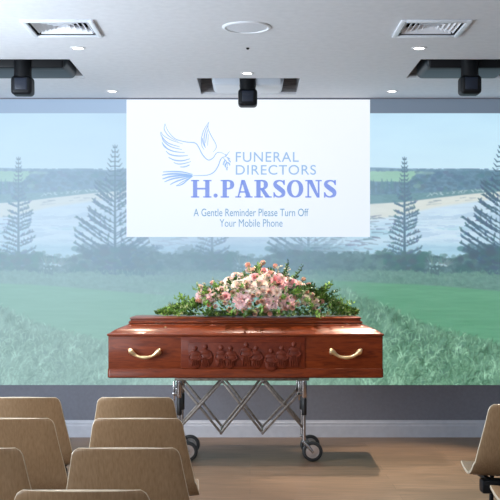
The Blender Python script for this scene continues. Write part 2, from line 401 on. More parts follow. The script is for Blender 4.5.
# the white slide
sx = np.linspace(126.5, 370, 60); sy = np.linspace(99.6, 237, 40); SX, SY = np.meshgrid(sx, sy)
tq = np.clip((SY-99)/138, 0, 1)[:,:,None]
sc_ = np.array((246,251,255))*(1-tq)+np.array((234,244,255))*tq
cen = np.exp(-(((SX-240)/90)**2+((SY-165)/55)**2))[:,:,None]; sc_ = sc_+cen*np.array((8,6,0))
sl = ((sc_/255+.055)/1.055)**2.4-.06
slide = thing('projected_slide', 'bright white projected slide with a dove emblem and blue lettering, high on the wall', 'projection', at(248,237,WALL-.001))
def child(o, parent):
    o.parent = parent; o.matrix_parent_inverse = Matrix.Translation(parent.location).inverted(); return o
def child_loc(o, parent):   # mesh in world coordinates, parent an empty at its own place
    o.parent = parent; o.location = Vector(o.location)-parent.location; return o
sg = light_grid('slide_background', SX, SY, sl, WALL-.0012, light_mat('slide_light', .93, 'picture')); child_loc(sg, slide)
inkY = WALL-.002
def ink(name, rgb): return light_mat(name, .85, rgb=s2l(rgb))
def text_part(name, body, x0, x1, y0, y1, m, bold=0, spacing=1.0):
    cu = bpy.data.curves.new(name, 'FONT'); cu.body = body; cu.offset = bold; cu.space_character = spacing; cu.fill_mode = 'FRONT'
    to = bpy.data.objects.new(name, cu); C.objects.link(to)
    dg = bpy.context.evaluated_depsgraph_get(); dg.update()
    me = bpy.data.meshes.new_from_object(to.evaluated_get(dg)); bpy.data.objects.remove(to)
    co = np.zeros(len(me.vertices)*3); me.vertices.foreach_get('co', co); co = co.reshape(-1,3)
    a, c = co.min(0), co.max(0)
    px = x0+(co[:,0]-a[0])/(c[0]-a[0])*(x1-x0); py = y1-(co[:,1]-a[1])/(c[1]-a[1])*(y1-y0)
    w = np.stack([(px-250)/F*WALL, np.full(len(px), inkY), EYE-(py-HOR)/F*WALL], 1)
    me.vertices.foreach_set('co', w.ravel()); me.materials.clear(); me.materials.append(m); me.update(); me.name = name
    o = bpy.data.objects.new(name, me); C.objects.link(o); child_loc(o, slide); return o
pale = ink('ink_pale_blue', (140,184,232)); blue = ink('ink_blue', (108,140,230)); teal = ink('ink_teal', (84,150,194))
text_part('lettering', 'FUNERAL', 235.8, 298.8, 152, 162, pale, .004, 1.1)['label'] = 'pale blue FUNERAL lettering'
text_part('lettering', 'DIRECTORS', 235.8, 316, 165, 174.8, pale, .004, 1.1)['label'] = 'pale blue DIRECTORS lettering'
text_part('lettering', 'A Gentle Reminder Please Turn Off', 193.6, 308.5, 208.6, 216.3, teal, .002)['label'] = 'small teal line asking for phones off'
text_part('lettering', 'Your Mobile Phone', 219.6, 282.5, 219.2, 226.8, teal, 0)['label'] = 'small teal second line'
def ribbon(bm, pts, w, close=False):
    """pts in picture px on the wall, w width or list"""
    if not isinstance(w, (list,tuple)): w = [w]*len(pts)
    n = len(pts); L = []
    for i, (x, y) in enumerate(pts):
        a = pts[(i-1)%n] if close else pts[max(i-1,0)]; c = pts[(i+1)%n] if close else pts[min(i+1,n-1)]
        dx, dy = c[0]-a[0], c[1]-a[1]; d = math.hypot(dx,dy) or 1
        nx, ny = -dy/d*w[i]/2, dx/d*w[i]/2
        L.append((bm.verts.new(at2(x+nx,y+ny)), bm.verts.new(at2(x-nx,y-ny))))
    for i in range(n if close else n-1):
        A, Bq = L[i], L[(i+1)%n]; bm.faces.new((A[0],A[1],Bq[1],Bq[0]))
def at2(px, py): return Vector(((px-250)/F*WALL, inkY, EYE-(py-HOR)/F*WALL))
def spline(pts, k=6):
    out = []; P = [pts[0]]+list(pts)+[pts[-1]]
    for i in range(1, len(P)-2):
        for j in range(k):
            t = j/k; q = []
            for d in range(len(pts[0])):
                a, b_, c, e = P[i-1][d], P[i][d], P[i+1][d], P[i+2][d]
                q.append(.5*((2*b_)+(-a+c)*t+(2*a-5*b_+4*c-e)*t*t+(-a+3*b_-3*c+e)*t**3))
            out.append(tuple(q))
    out.append(tuple(pts[-1])); return out
def poly(bm, pts): bm.faces.new([bm.verts.new(at2(x,y)) for x, y in pts])
# big serif name
b = B(); YT, YBt = 180.0, 197.6; Hh = YBt-YT
def stem(x, w, y0=YT, y1=YBt): poly(b, [(x,y0),(x+w,y0),(x+w,y1),(x,y1)])
def serif(x, w, y, top): 
    s = 1.3; yy = y if top else y-s
    poly(b, [(x,yy),(x+w,yy),(x+w,yy+s),(x,yy+s)])
SW = 4.3
# H
stem(193,SW); stem(205.2,SW); serif(191,8.3,YT,1); serif(191,8.3,YBt,0); serif(203.2,8.3,YT,1); serif(203.2,8.3,YBt,0); poly(b, [(197,187.8),(205.4,187.8),(205.4,189.6),(197,189.6)])
# full stop
poly(b, [(215.6+2.1*math.cos(a*PI/8), 195.6+2.1*math.sin(a*PI/8)) for a in range(16)])
def bowl(x, y0, y1, r):
    pts = [(x,y0+.7,1.4),(x+r*.5,y0+.8,1.7),(x+r*.9,y0+(y1-y0)*.24,3.4),(x+r,(y0+y1)/2,4.4),(x+r*.9,y1-(y1-y0)*.24,3.4),(x+r*.5,y1-.8,1.7),(x,y1-.7,1.4)]
    q = spline(pts); ribbon(b, [(u[0],u[1]) for u in q], [u[2] for u in q])
def letP(x): stem(x+2,SW); serif(x,8.5,YT,1); serif(x,8.5,YBt,0); bowl(x+5.5,YT,189.4,6.0)
letP(220.6)
def letA(x):
    poly(b, [(x+6.2,YT),(x+8.6,YT),(x+3.6,YBt),(x+2.2,YBt)]); poly(b, [(x+6.2,YT),(x+9.6,YT),(x+16,YBt),(x+11.2,YBt)])
    poly(b, [(x+4.4,191.2),(x+12.5,191.2),(x+12.5,192.7),(x+4,192.7)]); serif(x,6,YBt,0); serif(x+9.4,8,YBt,0)
letA(235.2)
letP(254.3); poly(b, [(259.8,188.6),(264,188.6),(270.4,YBt),(265.6,YBt)]); serif(265.4,6.4,YBt,0)
def letS(x, w=11.5):
    pts = [(x+w*.93,YT+4.4,1.0),(x+w*.80,YT+1.6,1.7),(x+w*.5,YT+.7,1.6),(x+w*.2,YT+2.2,3.0),(x+w*.18,YT+5.2,4.2),(x+w*.5,YT+8.4,4.8),(x+w*.84,YT+11.8,4.4),(x+w*.82,YT+15.2,3.2),(x+w*.5,YBt-.7,1.6),(x+w*.2,YBt-1.7,1.8),(x+w*.05,YBt-5,1.0)]
    q = spline(pts); ribbon(b, [(u[0],u[1]) for u in q], [u[2] for u in q])
    poly(b, [(x+w*.86,YT),(x+w*.99,YT),(x+w*.99,YT+5.4),(x+w*.86,YT+4.4)]); poly(b, [(x,YBt-5.6),(x+w*.12,YBt-5),(x+w*.12,YBt),(x,YBt)])
letS(273.4)
def letO(x, w=16.2):
    pts = []; ws = []
    for k in range(36):
        a = 2*PI*k/36; pts.append((x+w/2+(w/2-2.1)*math.cos(a), (YT+YBt)/2+(Hh/2-.8)*math.sin(a))); ws.append(1.5+2.9*abs(math.cos(a))**1.3)
    ribbon(b, pts, ws, True)
letO(287)
def letN(x):
    stem(x+2.2,1.7); stem(x+12.6,1.7); serif(x,6,YT,1); serif(x,6.2,YBt,0); serif(x+10.2,6.4,YT,1)
    poly(b, [(x+2.2,YT),(x+7,YT),(x+14.3,YBt),(x+11.6,YBt)])
letN(305.2); letS(324, 12)
o = obj('lettering', b, blue, smooth=False); child_loc(o, slide); o['label'] = 'large blue serif H.PARSONS lettering'
# dove emblem, lines traced on the slide
b = B()
def dl(pts, w=.8, z=5, ox=150, oy=110):
    q = spline([(ox+x/z, oy+y/z) for x, y in pts], 5); n = len(q)
    ribbon(b, q, [w*(.35+.65*math.sin(PI*min(1,max(0,(i+.8)/(n+.6)))) ) for i in range(n)])
dl([(75,68),(92,108),(128,145),(180,160),(222,164),(240,180),(262,222),(290,250),(315,240),(332,216),(352,212),(374,222)], 1.0)
dl([(374,222),(378,232),(362,238),(352,250),(340,282),(318,312),(285,326),(240,328),(214,328)], 1.0)
dl([(75,68),(72,98),(96,132),(140,158)], .8)
dl([(54,108),(58,130),(90,165),(150,185)], 1.0); dl([(54,108),(70,130),(110,152),(165,170)], .7)
dl([(60,135),(70,158),(105,184),(160,198)], 1.0)
dl([(60,160),(74,185),(115,206),(175,214)], 1.1); dl([(62,165),(90,195),(130,210)], .8)
dl([(80,205),(100,222),(140,230),(190,228)], 1.2)
dl([(92,236),(120,250),(160,254),(200,244)], 1.2)
dl([(118,262),(140,270),(170,268),(205,258)], 1.0); dl([(150,285),(175,284),(200,274)], 1.1)
dl([(64,310),(110,308),(160,310),(215,322)], 1.4); dl([(60,326),(100,320),(150,320),(210,326)], 1.8)
dl([(62,345),(100,334),(150,328),(212,328)], 1.8); dl([(72,360),(110,345),(160,336),(212,330)], 1.5)
dl([(100,374),(130,358),(170,344),(214,330)], 1.4); dl([(130,380),(160,372),(185,352),(214,330)], 1.3); dl([(130,380),(165,358),(210,332)], .8)
dl([(295,60),(272,95),(258,140),(260,180),(272,200)], .8); dl([(295,60),(290,90),(304,125),(332,180),(315,212)], .8)
dl([(290,75),(276,110),(270,150),(276,185)], .9); dl([(288,100),(282,130),(278,165)], .9); dl([(292,120),(290,150),(288,180)], .6); dl([(262,140),(266,165),(278,190)], 1.0)
dl([(374,222),(384,226),(378,232)], .7)
dl([(378,232),(388,220),(398,206)], .7); dl([(380,234),(392,240),(402,246)], .8); dl([(366,240),(376,250),(384,262),(388,285)], .8)
dl([(376,250),(370,262),(366,276)], 1.4); dl([(384,262),(376,276),(380,288)], 1.6); dl([(386,262),(396,268),(400,278)], 1.4); dl([(390,285),(384,292),(386,302)], 1.4); dl([(388,240),(396,252),(404,262)], 1.2)
o = obj('dove_emblem', b, ink('ink_dove', (140,184,238)), smooth=False); child_loc(o, slide); o['label'] = 'light blue line drawing of a flying dove with a sprig'

# ------------------------------------------------------------------ ceiling fittings
def make_vent(x0,x1,y0,y1,label):
    cx, cy = (x0+x1)/2, (y0+y1)/2; t = thing('air_vent', label, 'air vent', (cx,cy,CEIL), 'square ceiling air vents')
    W = (x1-x0)/2; D = (y1-y0)/2; f = .028
    b = B()
    for (a0,a1,c0,c1) in ((-W-f,-W+.004,-D-f,D+f),(W-.004,W+f,-D-f,D+f),(-W,W,-D-f,-D+.004),(-W,W,D-.004,D+f)): box(b, a0,a1,c0,c1,-.014,0,.004,2)
    obj('frame', b, M['white'], t)
    b = B(); box(b,-W,-W+.004,-D,D,.0,.14); box(b,W-.004,W,-D,D,0,.14); box(b,-W,W,-D,-D+.004,0,.14); box(b,-W,W,D-.004,D,0,.14); box(b,-W,W,-D,D,.14,.146)
    obj('duct', b, M['vent_dark'], t)
    n = 6
    for q in range(4):
        for k in range(n):
            d0 = (k+.55)/n; L = d0
            b = B(); R = Matrix.Rotation(q*PI/2, 4, 'Z')
            A = W if q%2 == 0 else D; Bh = D if q%2 == 0 else W
            x = d0*A*.98; hl = L*Bh*.93; w = .046
            vs = []
            for (dx, dz) in ((0,.002),(-w*.72,.036)):
                for s in (-1,1): vs.append(Vector((x+dx, s*(hl if dz < .01 else hl-.012), dz)))
            vv = [b.verts.new(R@v) for v in vs]+[b.verts.new(R@(v+Vector((.0022,0,.0018)))) for v in vs]
            for fi in ((0,1,3,2),(4,6,7,5),(0,4,5,1),(2,3,7,6),(0,2,6,4),(1,5,7,3)): b.faces.new([vv[i] for i in fi])
            obj('louvre', b, M['white'], t, smooth=False)
make_vent(*VEN[0], 'square white louvred ceiling air vent on the left side of the ceiling')
make_vent(*VEN[1], 'square white louvred ceiling air vent on the right side of the ceiling')
def make_down(x, y, label, shown=True):
    t = thing('downlight', label, 'ceiling light', (x,y,CEIL), 'round recessed downlights')
    b = B(); lathe(b, [(.034,-.001),(.038,-.006),(.050,-.004),(.053,0),(.034,0),(.034,-.001)], (0,0,0), n=36); obj('trim_ring', b, M['lamp_ring'], t)
    b = B(); lathe(b, [(0,-.003),(.034,-.002),(.034,0),(0,0)], (0,0,0), n=32); obj('lamp', b, M['lamp'], t)
    return t
LIGHTS = [(-1.147,7.0),(1.127,7.0),(-.02,7.87),(-1.135,8.64),(1.168,8.64)]
DL = ['white round downlight beside the left air vent','white round downlight beside the right air vent','white round downlight just in front of the middle projector recess',
      'small downlight by the wall, left of the white slide','small downlight by the wall, right of the white slide']
for (x,y), lb in zip(LIGHTS, DL): make_down(x, y, lb)
t = thing('ceiling_speaker', 'large flat round white speaker grille in the middle of the ceiling', 'speaker', (-.02,6.41,CEIL))
b = B(); lathe(b, [(.128,-.003),(.132,-.009),(.142,-.009),(.150,-.003),(.150,0),(.128,0),(.128,-.003)], (0,0,0), n=56); obj('rim', b, M['white'], t)
b = B(); lathe(b, [(0,-.006),(.07,-.006),(.127,-.004),(.127,0),(0,0)], (0,0,0), n=56)
gm = noisy(mat('speaker_grille', (.4,.43,.47), .6), (.62,.66,.72), (.72,.76,.83), nscale=300, detail=1); obj('grille', b, gm, t)
b = B(); lathe(b, [(0,-.012),(.006,-.011),(.010,-.006),(.012,0),(0,0)], (-.015,7.0,CEIL), n=20)
tag(obj('ceiling_sensor', b, M['black'], loc=(-.015,7.0,CEIL)), 'tiny dark round sensor on the ceiling behind the speaker grille', 'sensor')

def make_projector(cx, cy, hw, bm_, label, ztop, headpx, drop):
    t = thing('projector', label, 'projector', (cx,cy,CEIL), 'ceiling projectors in their recesses')
    d = .27
    b = B(); box(b, -hw,hw,-d*.75,d,-.012+ztop,.15+ztop,.045,5); obj('housing', b, bm_, t)
    b = B(); box(b, -hw*.93,hw*.93,-d*.75-.012,-d*.75+.11,ztop-.018,.14+ztop,.012,3); obj('front_grille', b, M['black'] if hw > .3 else M['pbody_white'], t)
    b = B(); box(b, -.055,.055,-.24,-.14,-.03+ztop,.10+ztop,.015,3)
    tube(b, [(0,-.19,.03+ztop),(0,-.20,-.05),(0,-.20,-drop*.55)], [.07,.062,.066], 20); obj('lens_neck', b, M['black'], t)
    b = B(); box(b, -.075,.075,-.27,-.13,-drop,-drop+.135,.028,5); h = obj('mirror_head', b, M['black'], t)
    b = B(); box(b, -.045,.045,-.274,-.262,-drop+.03,-drop+.118,.006,3); obj('mirror_window', b, M['lens'], h)
    for s in (-1,1):
        b = B(); tube(b, [(s*hw*.6,-.1,.14+ztop),(s*hw*.6,-.1,.42)], .014, 12); obj('mount_rod', b, M['steel'], t)
    if hw < .3:
        b = B(); tube(b, spline([(hw-.03,-.05,.1+ztop),(hw+.02,-.06,.12),(hw+.06,-.08,.07),(hw+.06,-.05,.20),(hw+.03,0,.40)],5), .009, 8); obj('cable', b, M['rubber'], t)
P1 = -1.629; P3 = 1.575
make_projector(P1, 7.73, .312, M['pbody_dark'], 'dark ceiling projector with hanging black mirror head, far left', -.012, 0, .228)
make_projector(P3, 7.73, .312, M['pbody_dark'], 'dark ceiling projector with hanging black mirror head, far right', -.012, 0, .224)
make_projector(-.018, 8.47, .285, M['pbody_white'], 'white ceiling projector with black mirror head above the white slide', .0, 0, .190)

# ------------------------------------------------------------------ chairs
PROF = [(-.135,.800),(-.133,.792),(-.131,.784),(-.128,.772),(-.122,.750),(-.110,.700),(-.096,.640),(-.080,.580),(-.060,.525),(-.030,.480),(.010,.453),(.05,.443),(.11,.438),(.18,.440),(.25,.447),(.30,.450),(.325,.444),(.335,.434)]
WID = [.160,.175,.181,.186,.190,.199,.211,.223,.234,.245,.249,.247,.243,.239,.235,.230,.222,.210]
def make_chair():
    t = thing('stacking_chair', 'x', 'chair', (0,0,0), 'moulded chairs set out in rows')
    b = B(); q = spline([(p[0],p[1],w) for p, w in zip(PROF, WID)], 2); n = 16; rows = []
    for i, (y, z, w) in enumerate(q):
        f = i/(len(q)-1); row = []
        for k in range(n+1):
            s = -1+2*k/n; back = max(0, min(1, (z-.47)/.1))
            row.append(b.verts.new((s*w, y+.026*s*s*back, z+(.010*s*s if back < .5 else -.004*s*s))))
        rows.append(row)
    for A, Bq in zip(rows, rows[1:]):
        for k in range(n): b.faces.new((A[k],A[k+1],Bq[k+1],Bq[k]))
    bmesh.ops.recalc_face_normals(b, faces=b.faces)
    o = obj('shell', b, [M['veneer'], M['ply_edge']], t)
    sm_ = o.modifiers.new('thickness', 'SOLIDIFY'); sm_.thickness = .013; sm_.offset = 0; sm_.material_offset_rim = 1
    bv = o.modifiers.new('round', 'BEVEL'); bv.width = .003; bv.segments = 2; bv.limit_method = 'ANGLE'; bv.angle_limit = math.radians(50); bv.material = 1
    b = B()
    for s in (-1,1): box(b, s*.15-.012, s*.15+.012, .0, .29, .405, .429, .004)
    box(b, -.19,.19,-.01,.07,.365,.427,.008); box(b, -.16,.16,.25,.275,.405,.427,.004); obj('seat_frame', b, M['black'], t)
    for s in (-1,1):
        for (ya, yb) in ((.02,.0),(.26,.28)):
            b = B(); tube(b, [(s*.085,ya,.41),(s*.087,(ya+yb)/2,.2),(s*.09,yb,.012)], .011, 12); l = obj('leg', b, M['black'], t)
            b = B(); lathe(b, [(0,0),(.014,0),(.015,.012),(.0125,.03),(0,.03)], (s*.09,yb,0), n=16); obj('rubber_foot', b, M['rubber'], l)
    return t
chair0 = make_chair(); used = False
def place_chair(X, Ytop, label):
    global used
    c = chair0 if not used else copy_tree(chair0); used = True
    c.location = (X, Ytop+.135, 0); c['label'] = label
Z1, Z2, Z3, Z4 = 5.04, 4.30, 3.56, 2.86
place_chair(-.552, Z1, 'beige moulded chair nearest the coffin trolley, directly left of its wheels')
place_chair(-.463, Z2, 'beige moulded chair in the second row, its back overlapping the left trolley wheels')
place_chair(-.424, Z3, 'beige moulded chair in the third row, second chair back up from the bottom edge')
place_chair(-.462, Z4, 'nearest beige moulded chair, only its top edge showing at the bottom of the frame')
place_chair(-1.100, Z1, 'beige moulded chair in the front row at the far left edge')
place_chair(-.992, Z2, 'beige moulded chair in the second row at the far left edge')
place_chair(-.962, Z3, 'beige moulded chair at the bottom left corner, third row')
place_chair(1.275, 4.77, 'beige moulded chair alone on the right side, its pale seat edge pointing left')
place_chair(1.280, 4.16, 'beige chair behind the right-hand one, only its seat corner showing bottom right')

# ------------------------------------------------------------------ trolley
TF, TR = 7.80, 8.12
t = thing('coffin_trolley', 'folding chrome scissor trolley on black wheels carrying the coffin', 'trolley', (-.06,7.96,0))
def wd(name, b, m, parent=None, **k):
    o = obj(name, b, m, **k)
    o.location = Vector(o.location); o.parent = parent or t; o.matrix_parent_inverse = Matrix.Translation((parent or t).location if (parent or t) is t else Vector(t.location)).inverted() if False else Matrix()
    return o
def tpart(name, b, m, parent=None, smooth=True, label=None):
    bmesh.ops.translate(b, verts=b.verts, vec=-Vector((-.06,7.96,0)))
    o = obj(name, b, m, parent or t, smooth=smooth)
    if label: o['label'] = label
    return o
ZT = .628
b = B()
for y in (TF, TR): box(b, -.56,.44,y-.012,y+.012,ZT-.026,ZT,.004)
for x in (-.53,.40): box(b, x-.012,x+.012,TF,TR,ZT-.026,ZT,.004)
tpart('top_frame', b, M['steel'])
for x, sg_ in ((-.525,1),(.402,1)):
    for y in (TF, TR):
        b = B(); tube(b, [(x,y,.135),(x,y,ZT-.02)], .0125, 18); leg = tpart('leg', b, M['chrome'])
        b = B(); tube(b, [(x,y,.475),(x,y,.48),(x,y,ZT-.03)], [.018,.021,.021], 18); box(b, x-.05,x-.015,y-.012,y+.012,.49,.515,.004); box(b, x-.045,x-.032,y-.01,y+.01,.455,.60,.003); tpart('clamp_sleeve', b, M['chrome'], leg)
        b = B(); tube(b, [(x,y,.345),(x,y,.35),(x,y,.468),(x,y,.472)], [.015,.019,.019,.016], 18); tpart('grip', b, M['rubber'], leg, label='black rubber grip')
        wc = (x+.062, .076)
        b = B(); lathe(b, [(.05,-.014),(.066,-.016),(.074,-.011),(.076,0),(.074,.011),(.066,.016),(.05,.014),(.05,-.014)], (wc[0],y,wc[1]), 'Y', 48); wh = tpart('wheel', b, M['rubber'], label='black rubber tyre')
        b = B(); lathe(b, [(0,-.016),(.012,-.016),(.014,-.008),(.036,-.007),(.041,-.012),(.051,-.012),(.051,.012),(.041,.012),(.036,.007),(.014,.008),(.012,.016),(0,.016)], (wc[0],y,wc[1]), 'Y', 40); tpart('hub', b, M['hub'], wh)
        b = B()
        for s in (-1,1):
            tube(b, [(x,y+s*.02,.148),(x+.03,y+s*.0225,.115),(wc[0],y+s*.0225,wc[1])], [.010,.013,.010], 10)
        box(b, x-.016,x+.02,y-.026,y+.026,.138,.156,.005); lathe(b, [(0,-.03),(.011,-.03),(.011,.03),(0,.03)], (wc[0],y,wc[1]), 'Y', 14)
        tpart('caster_fork', b, M['chrome'])
def tn(px, py): p = at(px, py, TF); return (p.x, p.z)
bars = [((182,384),(221,433)),((185,427),(222,381)),((222,381),(262.5,433)),((221,433),(262.5,381)),((262.5,381),(302,428)),((262.5,433),(302,389))]
for pl, y in enumerate((TF, TR)):
    for i, (a, c) in enumerate(bars):
        a, c = tn(*a), tn(*c); yo = y+(.007 if i in (0,2,4) else -.007)
        if abs(a[0]+.525) < .05: a = (-.515, a[1])
        if abs(c[0]-.402) < .03: c = (.395, c[1])
        dx, dz = c[0]-a[0], c[1]-a[1]; L = math.hypot(dx,dz); ang = math.atan2(dz,dx)
        b = B(); box(b, -L/2-.008,L/2+.008,-.005,.005,-.009,.009,.003)
        bmesh.ops.transform(b, matrix=Matrix.Translation(((a[0]+c[0])/2,yo,(a[1]+c[1])/2)) @ Matrix.Rotation(-ang, 4, 'Y'), verts=b.verts)
        tpart('scissor_bar', b, M['steel'])
    for nd in ((221,433),(262.5,433),(222,381),(262.5,381)):
        x, z = tn(*nd); b = B(); lathe(b, [(0,-.018),(.009,-.018),(.011,-.013),(.011,.013),(.009,.018),(0,.018)], (x,y,z), 'Y', 16); tpart('pivot_bolt', b, M['chrome'])
for nd in ((221,433),(262.5,433)):
    x, z = tn(*nd); b = B(); tube(b, [(x,TF,z),(x,TR,z)], .007, 10); tpart('spreader_rod', b, M['steel'])

# ------------------------------------------------------------------ coffin
CX, YF = -.033, 7.70; CW = .62; CYM = YF+CW/2; HL = 1.012
cof = thing('coffin', 'polished red mahogany coffin with carved side panel and brass handles', 'coffin', (CX,CYM,.63))
def cpart(name, b, m, smooth=True, label=None, parent=None):
    o = obj(name, b, m, parent or cof, smooth=smooth)
    if label: o['label'] = label
    return o
HD = CW/2
# body with thin bevels
b = B(); box(b, -HL+.004,HL-.004,-HD+.004,HD-.004,.055,.310,.008,3); cpart('body', b, M['mahog_side'])
def rect_loft(prof, m, name):
    """prof: (half length, half depth, z) rings from bottom to top, closed"""
    b = B(); rings = []
    for hl, hd, z in prof:
        r_ = min(.02, hd*.4); ring = []
        for (sx_, sy_, a0) in ((1,1,0),(-1,1,PI/2),(-1,-1,PI),(1,-1,1.5*PI)):
            for k in range(4):
                a = a0+k/3*PI/2; ring.append(b.verts.new((sx_*(hl-r_)+r_*math.cos(a), sy_*(hd-r_)+r_*math.sin(a), z)))
        rings.append(ring)
    for A, Bq in zip(rings, rings[1:]):
        for k in range(len(A)): b.faces.new((A[k],A[(k+1)%len(A)],Bq[(k+1)%len(A)],Bq[k]))
    b.faces.new(rings[0][::-1]); b.faces.new(rings[-1]); return cpart(name, b, m)
rect_loft([(HL-.006,HD-.006,0),(HL+.001,HD+.001,.006),(HL+.001,HD+.001,.062),(HL-.003,HD-.003,.070),(HL-.006,HD-.006,.072)], M['mahog_side'], 'base_moulding')
lid = rect_loft([(HL-.006,HD-.006,.305),(HL+.004,HD+.004,.309),(HL+.007,HD+.007,.316),(HL+.004,HD+.004,.324),(HL-.010,HD-.010,.328),(HL-.018,HD-.016,.334),(HL-.040,HD-.034,.349),(HL-.075,HD-.062,.365),(HL-.112,HD-.092,.377),(HL-.132,HD-.108,.384),(HL-.138,HD-.112,.392),(HL-.150,HD-.120,.394)], M['mahog'], 'lid')
rect_loft([(HL-.150,HD-.122,.392),(HL-.140,HD-.112,.398),(HL-.138,HD-.110,.404),(HL-.142,HD-.114,.411),(HL-.152,HD-.124,.415),(HL-.154,HD-.126,.424),(HL-.146,HD-.118,.431),(HL-.146,HD-.118,.437),(HL-.158,HD-.130,.443),(HL-.20,HD-.17,.447)], M['mahog'], 'lid_top_moulding')
# the centre side panel with its carving
xa = (181-245.5)/136.4; xb = (305-245.5)/136.4
b = B(); box(b, xa,xb,-HD-.004,-HD+.010,.074,.303,.003); cpart('side_panel', b, M['mahog_panel'], label='darker framed centre panel')
b = B(); cw0, cw1 = xa+.075, xb-.05
box(b, cw0-.02,cw1+.02,-HD-.0065,-HD-.001,.083,.262,.004)
rr = random.Random(4); nfig = 9
for k in range(nfig):
    x = cw0+.03+(cw1-cw0-.06)*(k/(nfig-1))+rr.uniform(-.018,.018)*(0<k<nfig-1); hz_ = .236+rr.uniform(-.026,.012)-(.018 if k in (5,6) else 0)
    yF = -HD-.006
    ellipsoid(b, (x,yF,hz_), (.014,.011,.016)); ellipsoid(b, (x,yF+.002,hz_+.005), (.020,.008,.020))
    ellipsoid(b, (x+rr.uniform(-.01,.01),yF,hz_-.08), (.050,.011,.066), rot=Matrix.Rotation(rr.uniform(-.25,.25),4,'Y'))
    ellipsoid(b, (x,yF,hz_-.038), (.044,.011,.026))
    for s in (-1,1):
        tube(b, spline([(x+s*.032,yF,hz_-.035),(x+s*.046,yF-.006,hz_-.07),(x+s*.012,yF-.011,hz_-.085)],4), [.008]*4+[.0075]*4+[.006], 8)
    for s in (-1.2,-.4,.4,1.2): tube(b, [(x+s*.010,yF-.013,hz_-.075),(x+s*.018,yF-.012,hz_-.11),(x+s*.022,yF-.004,.09)], [.003,.005,.005], 6)
cpart('carved_relief', b, M['carve'], label='carved row of robed figures in low relief')
def handle(px):
    x = (px-245.5)/136.4; y = -HD; zc = 1.386-(352.5-275)/136.4-.63
    b = B(); w = .118
    pts = [(-w,.016,.011),(-w*.93,.016,.019),(-w*.78,.004,.018),(-w*.6,-.014,.0125),(-w*.35,-.029,.011),(0,-.035,.0135),(w*.35,-.029,.011),(w*.6,-.014,.0125),(w*.78,.004,.018),(w*.93,.016,.019),(w,.016,.011)]
    q = spline(pts, 4); tube(b, [(x+p[0],y-.040,zc+p[1]) for p in q], [p[2] for p in q], 24)
    h = cpart('handle', b, M['brass'], label='brass handle')
    for s in (-1,1):
        b = B(); lathe(b, [(0,-.044),(.008,-.04),(.008,-.012),(.014,-.008),(.018,-.003),(.019,.002),(0,.002)], (x+s*w*.86,y,zc), 'Y', 20); cpart('handle_mount', b, M['brass'], parent=h)
handle(145); handle(345.5)
# small bright key bolts on the lid slope
for px in (165, 343):
    x = (px-245.5)/136; b = B(); lathe(b, [(0,.016),(.008,.014),(.011,.006),(.014,.0),(0,0)], (x,-HD+.075,.360), 'Z', 16); cpart('lid_screw', b, M['brass'])

# ------------------------------------------------------------------ flowers
rnd = random.Random(21)
def petal(b, w, h, cup, rot, tilt, r0, z0, ruff=0, nx=5, ny=5):
    R = Matrix.Rotation(rot, 4, 'Z'); g = []
    for j in range(ny+1):
        v = j/ny; row = []
        for i in range(nx+1):
            s = -1+2*i/nx; ww = w*(math.sin(min(1, v*1.15+.12)*PI*.62))**.8*(1-.25*v*v)
            x = s*ww; out = r0+math.sin(tilt)*h*v+cup*(v**3)*h*.55-.35*cup*0; z = z0+math.cos(tilt)*h*v-cup*h*.25*v**4
            inn = -(s*s)*ww*.55*(1-cup*.5)
            z -= .12*h*(s*s)*v
            if ruff: z += rnd.uniform(-ruff,ruff)*v; out += rnd.uniform(-ruff,ruff)*v
            row.append(b.verts.new(R @ Vector((out+inn, x, z))))
        g.append(row)
    for j in range(ny):
        for i in range(nx): b.faces.new((g[j][i],g[j][i+1],g[j+1][i+1],g[j+1][i]))
def rose_mesh(name, m, opened=1.0):
    """unit flower of radius ~1 facing +Z"""
    b = B(); layers = [(3,.42,.95,.02,.05,.05),(4,.5,.98,.05,.16,.12),(5,.58,1.0,.15,.28,.18),(5,.66,.98,.35,.45,.2),(6,.72,.95,.6,.62,.22),(7,.76,.9,.9,.85,.22)]
    for li, (n, w, h, cup, tilt, r0) in enumerate(layers[:int(3+3*opened)]):
        for k in range(n): petal(b, w, h, cup*opened, 2*PI*(k+rnd.uniform(-.12,.12))/n+li*.7, tilt*(.5+.5*opened), r0, -.45-.02*li, .02)
    ellipsoid(b, (0,0,-.45), (.3,.3,.22), 10, 6)
    me_o = obj(name, b, [m, M['stem']]); sc = me_o.modifiers; me = me_o.data
    # green base under the flower
    for p in me.polygons:
        if p.center.z < -.5 and math.hypot(p.center.x,p.center.y) < .25: p.material_index = 1
    bpy.data.objects.remove(me_o); return me
def carn_mesh(name, m):
    b = B()
    for li in range(6):
        n = 5+li*2
        for k in range(n): petal(b, .30, .55+.07*li, .25, 2*PI*(k+rnd.uniform(-.3,.3))/n+li, .10+.24*li, .04+.04*li, -.18-.02*li, .10, 5, 4)
    me_o = obj(name, b, [m]); me = me_o.data; bpy.data.objects.remove(me_o); return me
